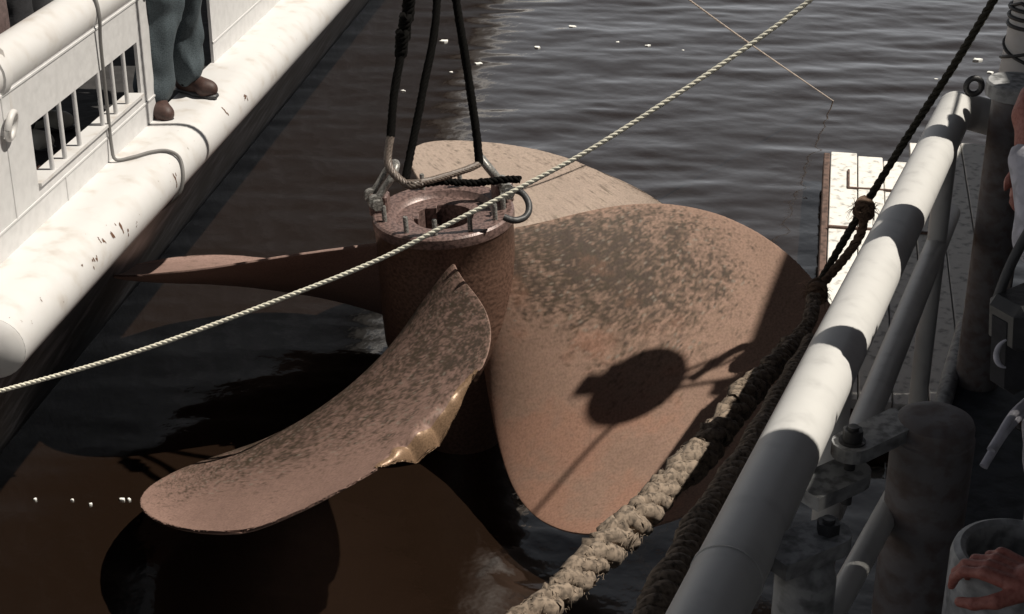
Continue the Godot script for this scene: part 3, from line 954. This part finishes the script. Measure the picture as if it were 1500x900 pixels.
	var plate := func(p: Vector3, q: Vector3, w: float, th: float, n: String, hole := true):
		var m2 := MB.new()
		var d := q - p
		d.y = 0
		var nrm := d.normalized()
		var sd := nrm.cross(Vector3.UP)
		var out := []
		for k in 9: out.append(q + (nrm * cos(PI * (k - 4) / 8.0) + sd * sin(PI * (k - 4) / 8.0)) * w)
		out.append(p + sd * w); out.push_front(p - sd * w)
		var ring2 := []
		var top := []
		var bot := []
		for v in out:
			v.y = q.y if absf(v.y - q.y) < .05 else p.y
			top.append(v + Vector3(0, th / 2, 0)); bot.append(v - Vector3(0, th / 2, 0))
		m2.face(top.duplicate(), Vector3.UP); m2.face(bot.duplicate(), Vector3.DOWN)
		for k in out.size():
			var k2 := (k + 1) % out.size()
			var mid: Vector3 = (out[k] + out[k2]) / 2 - (p + q) / 2
			m2.face([top[k], top[k2], bot[k2], bot[k]], mid)
		put(n, m2.done(), M.fitting, ps).position = -o
	var pin1 := at(1246, 672, 3.93)
	var rp1 := at(1178, 700, 3.85)
	plate.call(Vector3(rp1.x, pin1.y - .045, rp1.z), Vector3(pin1.x, pin1.y - .045, pin1.z), .050, .036, "hinge_plate")
	plate.call(Vector3(o.x - .06, pin1.y + .028, o.z - .02), Vector3(pin1.x, pin1.y + .028, pin1.z), .046, .034, "hinge_plate")
	var pin2 := at(1212, 790, 3.45)
	var rp2 := at(1130, 800, 3.36)
	plate.call(Vector3(rp2.x, pin2.y, rp2.z), Vector3(pin2.x, pin2.y, pin2.z), .048, .036, "hinge_plate")
	for q in [[pin1, .085, -.12], [pin2, .05, -.06]]:
		mb = MB.new()
		var c: Vector3 = q[0] - o
		mb.tube([c + Vector3(0, q[2], 0), c + Vector3(0, q[1], 0)], .013, 12)
		mb.tube([c + Vector3(0, q[1] - .035, 0), c + Vector3(0, q[1] - .008, 0)], .024, 6)
		mb.tube([c + Vector3(0, q[1] - .045, 0), c + Vector3(0, q[1] - .036, 0)], .031, 16)
		put("hinge_bolt", mb.done(), M.dark_iron, ps)
	# the corner stanchion at the end of the rail
	var cs := thing("corner_post", "tall dark post at the far end of the pipe rail with a flat cap", "post", at(1490, 128, 6.35))
	mb = MB.new()
	var foot := at(1427, 590, 6.35) - cs.position
	mb.tube([Vector3(0, 0, 0), Vector3(foot.x * .02, -1.5, 0)], .085, 24)
	put("post_body", mb.done(), M.post, cs)
	mb = MB.new()
	mb.lathe([Vector2(0, .028), Vector2(.105, .026), Vector2(.112, .018), Vector2(.112, -.03), Vector2(.1, -.036)], 30)
	put("cap", mb.done(), M.fitting, cs)
	# a pair of thinner posts behind it
	# canvas bundle laced with dark cord
	var cv := thing("canvas_cover", "white canvas cover laced with dark cord at the right edge behind the corner post", "canvas cover", at(1510, 60, 6.9))
	mb = MB.new()
	mb.lathe([Vector2(0, .22), Vector2(.06, .21), Vector2(.085, .17), Vector2(.095, .05), Vector2(.105, -.1), Vector2(.115, -.22), Vector2(.12, -.3), Vector2(.1, -.32)], 30)
	put("canvas", mb.done(), M.canvas, cv)
	mb = MB.new()
	for s in [-1.0, 1.0]:
		var hp := []
		for k in 61:
			var y := lerpf(.17, -.28, k / 60.0)
			var a2: float = s * TAU * 2.1 * k / 60.0 + 2.5
			hp.append(Vector3(cos(a2), 0, sin(a2)) * (lerpf(.09, .122, k / 60.0)) + Vector3(0, y, 0))
		mb.tube(hp, .007, 6)
	for k in 3:
		var rk := []
		for q in 25: rk.append(Vector3(cos(TAU * q / 24) * .098, .14 - k * .035, sin(TAU * q / 24) * .098))
		mb.tube(rk, .008, 6)
	put("lacing", mb.done(), M.dark_iron, cv)

# ------------------------------------------------------------------ the float beyond the rail
func make_float() -> void:
	var t := thing("float", "white painted timber float lying in the water beyond the pipe rail", "float")
	var y := .20
	var n := on_y(1217, 222, y)
	var dirv := Vector3(.18, 0, -1).normalized()
	var sd := Vector3(1, 0, .18).normalized()
	var w := [.17, .16, .17, .16, .17, .16]
	var x := 0.0
	for k in 6:
		var far: float = [0.0, -.06, -.10, .25, .33, .30][k]
		var mb := MB.new()
		var a: Vector3 = n + sd * (x + w[k] / 2) + dirv * far
		var near := 3.3 + far
		var B := Basis(sd, Vector3.UP, -dirv)
		mb.box(a - dirv * near / 2 + Vector3(0, -.025 + [0, .004, -.003, .002, 0, .003][k], 0), Vector3(w[k] - .007, .05, near), .004, B)
		put("plank", mb.done(), M.plank, t)
		x += w[k]
	var mb2 := MB.new()
	var B2 := Basis(sd, Vector3.UP, -dirv)
	mb2.box(n + sd * .50 - dirv * 1.66 + Vector3(0, -.26, 0), Vector3(1.0, .40, 3.22), .01, B2)
	put("float_body", mb2.done(), M.wood, t)
	mb2 = MB.new()
	mb2.box(n - sd * .022 - dirv * 1.66 + Vector3(0, -.07, 0), Vector3(.04, .13, 3.30), .006, B2)
	put("side_strake", mb2.done(), M.wood, t)
	for q in [[1.0, .4, .02], [.35, .1, .3]]:
		pass
	mb2 = MB.new()                                            # a thin batten frame nailed on the planks
	mb2.box(n + sd * .30 - dirv * .62 + Vector3(0, .006, 0), Vector3(.38, .010, .016), .002, B2)
	mb2.box(n + sd * .115 - dirv * .47 + Vector3(0, .006, 0), Vector3(.014, .010, .30), .002, B2)
	put("batten", mb2.done(), M.wood, t)
	mb2 = MB.new()
	mb2.box(n + sd * .3 - dirv * 1.25 + Vector3(0, .008, 0), Vector3(.6, .014, .02), .002, B2)
	put("batten", mb2.done(), M.wood, t)

# ------------------------------------------------------------------ ropes at the right
func make_ropes() -> void:
	var mb := MB.new()
	strands(mb, smooth([at(1530, -120, 6.5), at(1456, 0, 6.7), at(1400, 92, 6.85), at(1330, 200, 7.0), at(1268, 300, 7.1), at(1225, 372, 7.15), at(1192, 430, 7.1)], .015), .017, 3, 6.0, 6)
	var r := put("mooring_rope", mb.done(), M.tar_rope)
	tag(r, "dark tarred rope slanting down from the top right past the float", "rope")
	mb = MB.new()
	strands(mb, smooth([at(1268, 300, 7.06), at(1262, 340, 7.08), at(1240, 375, 7.1), at(1215, 405, 7.08), at(1196, 425, 7.05)], .015), .020, 3, 5.0, 6, .1)
	put("doubled_tail", mb.done(), M.manila_dark, r)
	for q in [[1266, 306, 7.05, .055], [1196, 428, 7.0, .06]]:
		mb = MB.new()
		var c := at(q[0], q[1], q[2])
		var pts := []
		for k in 60:
			var a := k * .82
			pts.append(c + Vector3(cos(a) * sin(k * .37), sin(a) * .9, cos(a * .7) * .8) * q[3] * .62 + Vector3(0, (k - 30) * .0006, 0))
		mb.tube(smooth(pts, .02), .011, 6)
		fibres(mb, [c + Vector3(0, .03, 0), c, c - Vector3(0, .03, 0)], [.04, .045, .04], 60, .05)
		put("lashing_knot", mb.done(), M.manila_dark, r)
	# the worn hawser in front of the right blade
	mb = MB.new()
	var hp := [[1192, 436, 6.9, .030], [1184, 474, 6.6, .034], [1152, 515, 6.2, .04], [1122, 548, 5.9, 0], [1090, 583, 5.65, 0], [1045, 642, 5.35, 0], [978, 713, 5.05, 0], [892, 800, 4.75, 0], [800, 888, 4.5, 0], [690, 985, 4.3, 0], [560, 1100, 4.0, 0]]
	var pts := []
	for p in hp: pts.append(at(p[0], p[1], p[2]))
	var path := smooth(pts, .012)
	var rad := []
	for i in path.size():
		var f := float(i) / (path.size() - 1)
		rad.append(lerpf(.024, .049, smoothstep(0.0, .5, f)) * (1.0 + .09 * sin(i * .13) + .07 * sin(i * .31 + 1.0)))
	strands(mb, path, rad, 3, 4.8, 9, .42)
	var hw := put("worn_hawser", mb.done(), M.manila)
	tag(hw, "thick frayed manila hawser crossing in front of the broad blade, sunlit in the middle", "hawser")
	mb = MB.new()
	fibres(mb, path, rad, 3200, .016, .0012)
	tag(put("frayed_yarns", mb.done(), M.manila, hw), "", "", "", "stuff")
	mb = MB.new()
	var p2 := smooth([at(1190, 500, 6.2), at(1140, 585, 5.4), at(1085, 680, 4.8), at(1030, 760, 4.45), at(980, 850, 4.1), at(925, 950, 3.85), at(860, 1060, 3.6)], .012)
	var rad2 := []
	for i in p2.size(): rad2.append(lerpf(.030, .042, float(i) / p2.size()) * (1.0 + .1 * sin(i * .2)))
	strands(mb, p2, rad2, 3, 3.6, 8, .16)
	var h2 := put("worn_hawser", mb.done(), M.manila)
	tag(h2, "dark shaded hawser hanging close under the pipe rail", "hawser")
	mb = MB.new()
	fibres(mb, p2, rad2, 900, .016, .0012)
	tag(put("frayed_yarns", mb.done(), M.manila, h2), "", "", "", "stuff")

# ------------------------------------------------------------------ the water
func ring_wave(p: Vector2, c: Vector2, wl: float, r0: float, amp: float) -> float:
	var d := p.distance_to(c)
	return amp * cos(d / wl * TAU) * exp(-d / r0)

func make_water() -> void:
	var xs := [-900.0, -300.0, -100.0, -40.0, -20.0, -10.0, -6.0]
	var x := -3.2
	while x < 4.6:
		xs.append(x); x += .045
	xs.append_array([5.5, 8.0, 14.0, 30.0, 90.0, 300.0, 900.0])
	var zs := [400.0, 100.0, 30.0, 10.0, 0.0, -2.5]
	var z := -4.2
	while z > -17.0:
		zs.append(z); z -= .04
	zs.append_array([-18.0, -20.0, -25.0, -40.0, -90.0, -300.0, -900.0])
	var fn := FastNoiseLite.new()
	fn.seed = 77
	fn.frequency = 1.0
	fn.fractal_octaves = 3
	var V := PackedVector3Array()
	var I := PackedInt32Array()
	var c1 := on_y(800, 800, 0.0); var c2 := on_y(435, 615, 0.0); var c3 := on_y(590, 715, 0.0); var c4 := on_y(560, 560, 0.0)
	for zz in zs:
		for xx in xs:
			var h := 0.0
			if zz < -4.1 and zz > -17.1 and xx > -3.3 and xx < 4.7:
				var open := smoothstep(-7.5, -11.5, zz + xx * .25)
				h += (.007 + .006 * open) * fn.get_noise_2d(xx * .55 + zz * .12, zz * 1.9)
				h += (.0026 + .0018 * open) * fn.get_noise_2d(xx * 2.2 + 40.0, zz * 5.0)
				var p := Vector2(xx, zz)
				h += ring_wave(p, Vector2(c1.x, c1.z), .11, .22, .0035)
				h += ring_wave(p, Vector2(c2.x, c2.z), .10, .16, .003)
				h += ring_wave(p, Vector2(c3.x, c3.z), .12, .2, .003)
				h += ring_wave(p, Vector2(c4.x, c4.z), .15, .3, .003) * (1.0 + fn.get_noise_2d(xx * 5, zz * 5) * 2.0)
			V.append(Vector3(xx, h, zz))
	var W := xs.size()
	for j in zs.size() - 1:
		for i in W - 1:
			var a := j * W + i
			I.append_array([a, a + W, a + 1, a + 1, a + W, a + W + 1])
	var nt := (V[I[2]] - V[I[0]]).cross(V[I[1]] - V[I[0]])
	if nt.y < 0:
		for q in range(0, I.size(), 3):
			var w := I[q + 1]; I[q + 1] = I[q + 2]; I[q + 2] = w
	tag(put("water", mesh_of(V, I), M.water), "murky brown harbour water", "", "", "structure")
	# scraps adrift
	var spots := [[838, 37, 1.4, "beside the thin line, furthest back in the middle"], [787, 67, 1.2, "below the topmost fleck, right of the slings"], [650, 58, 1.6, "between the slings near the top"], [702, 91, 1.5, "just right of the right-hand sling"], [905, 60, .9, "right of the middle, near the top edge"], [949, 65, 1.1, "left of where the white rope leaves the picture"], [1001, 72, .6, "just left of the thin line"], [1432, 85, 1.6, "between the dark rope and the canvas cover"], [1451, 104, 1.2, "close to the corner post's cap"], [1372, 114, .8, "just left of the dark rope"], [1180, 288, .7, "close to the float's left side"], [660, 104, .7, "between the middle and right slings"], [590, 131, .8, "just right of the outer left sling"], [51, 729, .8, "at the far left below the white ship"], [132, 736, .7, "left of the front blade's tip"], [178, 729, 1.0, "nearest the front blade's tip"], [188, 729, .8, "touching distance from the front blade's tip"], [105, 730, .6, "midway along the row left of the blade tip"]]
	for s in spots:
		var c := on_y(s[0], s[1], .012)
		var mb := MB.new()
		var R: float = .017 * s[2] * (.5 if s[1] > 700 else 1.0)
		var top := []
		var bot := []
		for k in 9:
			var q := R * rng.randf_range(.45, 1.1)
			var v := Vector3(cos(TAU * k / 9) * q * 1.5, 0, sin(TAU * k / 9) * q * 1.2)
			top.append(v + Vector3(0, .004 + rng.randf() * .003, 0)); bot.append(v * 1.1 + Vector3(0, -.03, 0))
		for k in 9:
			mb.face([top[k], top[(k + 1) % 9], Vector3(0, .008, 0)], Vector3.UP)
			mb.face([top[k], top[(k + 1) % 9], bot[(k + 1) % 9], bot[k]], top[k])
		var o := put("foam_scrap", mb.done(), M.foam)
		o.position = Vector3(c.x, 0.0, c.z)
		tag(o, "small white scrap adrift on the water " + s[3], "scrap", "scraps adrift on the water")

# ------------------------------------------------------------------ onlookers and gear at the work vessel
func make_onlookers() -> void:
	var hy := EYE - 3.3 + .55
	var r1 := rail_at(-3.80)
	var feet := Vector3(1.46, hy, -3.78)
	# forward is -x, so local x (right) is +z... the yaw turns z to -x
	var inv := Transform3D(Basis(Vector3.UP, -PI / 2), feet).affine_inverse()
	var w := inv * at(1508, 216, 3.95)
	var e := inv * at(1528, 345, 3.9)
	var w2 := inv * at(1545, 250, 4.1)
	var e2 := inv * at(1600, 330, 4.3)
	person("person in white shirt and pale trousers with raised hands, cut off by the right edge", feet, -PI / 2, {"cell": .014, "elbow_r" if e.x > 0 else "elbow_l": e, "wrist_r" if e.x > 0 else "wrist_l": w, "elbow_l" if e.x > 0 else "elbow_r": e2, "wrist_l" if e.x > 0 else "wrist_r": w2, "palm_r": Vector3(0, 0, -1), "palm_l": Vector3(0, 0, -1), "curl": .75, "trousers": "white_cloth", "shirt": "white_cloth"})
	var r2 := rail_at(-4.62)
	person("person leaning towards the rail whose shadow falls across the pipe", Vector3(r2.x + .66, hy, r2.z), -PI / 2, {"lean": Vector3(0, -.03, .16)})
	var r3 := rail_at(-5.75)
	person("person standing back from the far end of the rail", Vector3(r3.x + .74, hy, r3.z), -PI / 2, {"lean": Vector3(0, 0, .08)})
	# dark bag hanging at the person's side
	var c := at(1490, 485, 3.75)
	var bag := thing("shoulder_bag", "black bag with a pale ring hanging beside the white trousers", "bag", c)
	var mb := MB.new()
	var bb := Basis(Vector3.UP, .5) * Basis(Vector3.BACK, .12)
	mb.box(Vector3(.02, -.01, .02), Vector3(.17, .22, .10), .028, bb)
	put("bag_body", mb.done(), M.dark_cloth, bag)
	mb = MB.new()
	mb.box(Vector3(.02, .055, .024), Vector3(.178, .115, .112), .02, bb)
	put("flap", mb.done(), M.dark_iron, bag)
	mb = MB.new()
	mb.tube(smooth([Vector3(-.06, .08, .02), Vector3(-.02, .2, .0), Vector3(.10, .42, -.05), Vector3(.2, .6, -.1)], .03), .012, 8)
	put("strap", mb.done(), M.dark_iron, bag)
	mb = MB.new()
	var rp := []
	for k in 15:
		var a := lerpf(deg_to_rad(110), deg_to_rad(265), k / 14.0)
		rp.append(at(1478, 518, 3.63) - c + Vector3(.026 * cos(a), .034 * sin(a), .0))
	mb.tube(rp, [.002, .003, .004, .005, .0058, .0062, .0064, .0064, .0064, .0062, .0058, .005, .004, .003, .002], 8)
	put("ring", mb.done(), M.white_cloth, bag)
	# white cord from the belt
	mb = MB.new()
	for q in [[1441, 684, 3], [1452, 660, -3]]:
		mb.tube(smooth([at(q[0], q[1], 3.7), at(1466, 640 + q[2], 3.72), at(1484, 614 + q[2] * 2, 3.74), at(1510, 590 + q[2] * 2, 3.8)], .02), .010, 8)
	tag(put("white_strap", mb.done(), M.white_cloth), "white doubled strap hanging out beside the white trousers", "strap")
	# open-topped vent pipe and the hand upon it
	var vc := at(1492, 806, 2.95)
	var v := thing("vent_pipe", "open-topped grey vent pipe with a rounded rim in the bottom right corner", "vent pipe", vc)
	mb = MB.new()
	mb.lathe([Vector2(.085, -.5), Vector2(.085, -.02), Vector2(.088, -.006), Vector2(.097, 0), Vector2(.108, -.006), Vector2(.112, -.02), Vector2(.112, -1.2)], 40)
	put("vent_body", mb.done(), M.fitting, v)
	var sh := at(1640, 1010, 2.75)
	var wr := at(1532, 862, 2.80)
	var hand := thing("person", "reddish hand resting over the rim of the grey vent pipe", "person", wr)
	var d := (at(1468, 832, 2.84) - wr).normalized()
	var bones := hand_bones(Vector3.ZERO, d, Vector3(-.25, -.9, -.3), -1.0, .75, 1.05)
	bones.append([Vector3.ZERO, (sh - wr) * .9, .030, .046])
	bones.append([Vector3.ZERO, d * .03, .029, .026])
	put("body", nets(bones, .0038, .005), M.skin, hand)
	put("sleeve", nets([[(sh - wr) * .45, (sh - wr) * 1.2, .052, .062], [(sh - wr) * 1.2, (sh - wr) * 1.2 + Vector3(.25, .35, .1), .065, .08]], .012, .02, .01), M.dark_cloth, hand)
	# pulley block hung out of the picture, its shadow on the broad blade
	var L := Vector3(cos(deg_to_rad(58)), sin(deg_to_rad(58)), 0)
	var bc := Vector3(.525, .555, -6.509) + L * 3.6
	var pb := thing("pulley_block", "pulley block hanging beside the work vessel whose shadow falls on the blade", "pulley", bc)
	var e1 := Vector3(sin(deg_to_rad(58)), -cos(deg_to_rad(58)), 0)
	var B := Basis(e1, L, Vector3.BACK)
	var at2 := func(u: float, w_: float, up := 0.0) -> Vector3: return e1 * u + Vector3.BACK * w_ + L * up
	mb = MB.new()
	mb.lathe([Vector2(0, .035), Vector2(.135, .035), Vector2(.147, .022), Vector2(.147, -.022), Vector2(.135, -.035), Vector2(0, -.035)], 36, Transform3D(B, Vector3.ZERO))
	put("cheek", mb.done(), M.dark_iron, pb)
	mb = MB.new()
	mb.box(at2.call(-.158, -.058), Vector3(.085, .05, .075), .01, Basis(L, -.35) * B)
	mb.box(at2.call(-.115, -.075), Vector3(.04, .04, .09), .008, Basis(L, -.35) * B)
	put("becket", mb.done(), M.dark_iron, pb)
	mb = MB.new()
	mb.box(at2.call(.295, .075), Vector3(.11, .05, .055), .012, Basis(L, .2) * B)
	mb.box(at2.call(.345, -.045), Vector3(.10, .05, .075), .012, Basis(L, .7) * B)
	mb.box(at2.call(.26, .105), Vector3(.05, .04, .045), .01, Basis(L, -.5) * B)
	put("hook", mb.done(), M.dark_iron, pb)
	mb = MB.new()
	for q in [[[.12, -.01, 0], [.25, -.06, 0], [.36, -.125, .05], [.404, -.274, .2], [.52, -.62, .7]], [[.13, .05, 0], [.29, .058, 0], [.42, .06, .05], [.7, .05, .4]], [[.13, .02, 0], [.27, -.025, .02], [.36, -.07, .03], [.6, -.1, .4]],
		[[.29, .09, 0], [.265, .179, 0], [.197, .406, 0], [.13, .62, 0]], [[.10, .06, 0], [-.044, .151, 0], [-.174, .388, 0], [-.27, .58, 0]], [[.33, .08, 0], [.32, .15, 0], [.30, .20, 0]]]:
		var pts := []
		for p in q: pts.append(at2.call(p[0], p[1], p[2]))
		mb.tube(smooth(pts, .04), .0095, 6)
	put("tackle_rope", mb.done(), M.manila, pb)

# ------------------------------------------------------------------
func _ready() -> void:
	rng.seed = 20
	var cam := Camera3D.new()
	cam.name = "camera"
	add_child(cam)
	cam.position = Vector3(0, EYE, 0)
	cam.rotation_degrees = Vector3(-PITCH, 0, 0)
	cam.fov = 2.0 * rad_to_deg(atan(450.0 / FOCAL))
	cam.near = 0.05
	cam.far = 4000.0
	cam.current = true
	var env := Environment.new()
	var sky := Sky.new()
	var sm := ProceduralSkyMaterial.new()
	sm.sky_top_color = Color(.035, .06, .12)
	sm.sky_horizon_color = Color(.97, .98, 1.0)
	sm.sky_curve = 0.26
	sm.ground_bottom_color = Color(.05, .04, .035)
	sm.ground_horizon_color = Color(.30, .29, .27)
	sm.sun_angle_max = 1.0
	sky.sky_material = sm
	env.background_mode = Environment.BG_SKY
	env.sky = sky
	env.background_energy_multiplier = 0.58
	env.tonemap_mode = Environment.TONE_MAPPER_LINEAR
	env.tonemap_exposure = 1.12
	env.sdfgi_enabled = true
	env.ssao_enabled = true
	env.ssil_enabled = true
	var we := WorldEnvironment.new()
	we.name = "world_environment"
	we.environment = env
	add_child(we)
	var sun := DirectionalLight3D.new()
	sun.name = "sun"
	sun.light_energy = 1.6
	sun.light_color = Color(1.0, .97, .92)
	sun.light_angular_distance = 0.5
	sun.shadow_enabled = true
	add_child(sun)
	var az := deg_to_rad(0.0)
	var el := deg_to_rad(58.0)
	var towards := Vector3(cos(el) * cos(az), sin(el), cos(el) * sin(az))
	sun.look_at_from_position(towards * 30.0, Vector3.ZERO, Vector3.FORWARD)
	make_materials()
	make_water()
	make_white_ship()
	make_work_vessel()
	make_float()
	make_propeller()
	make_rigging()
	make_ropes()
	make_people()
	make_onlookers()
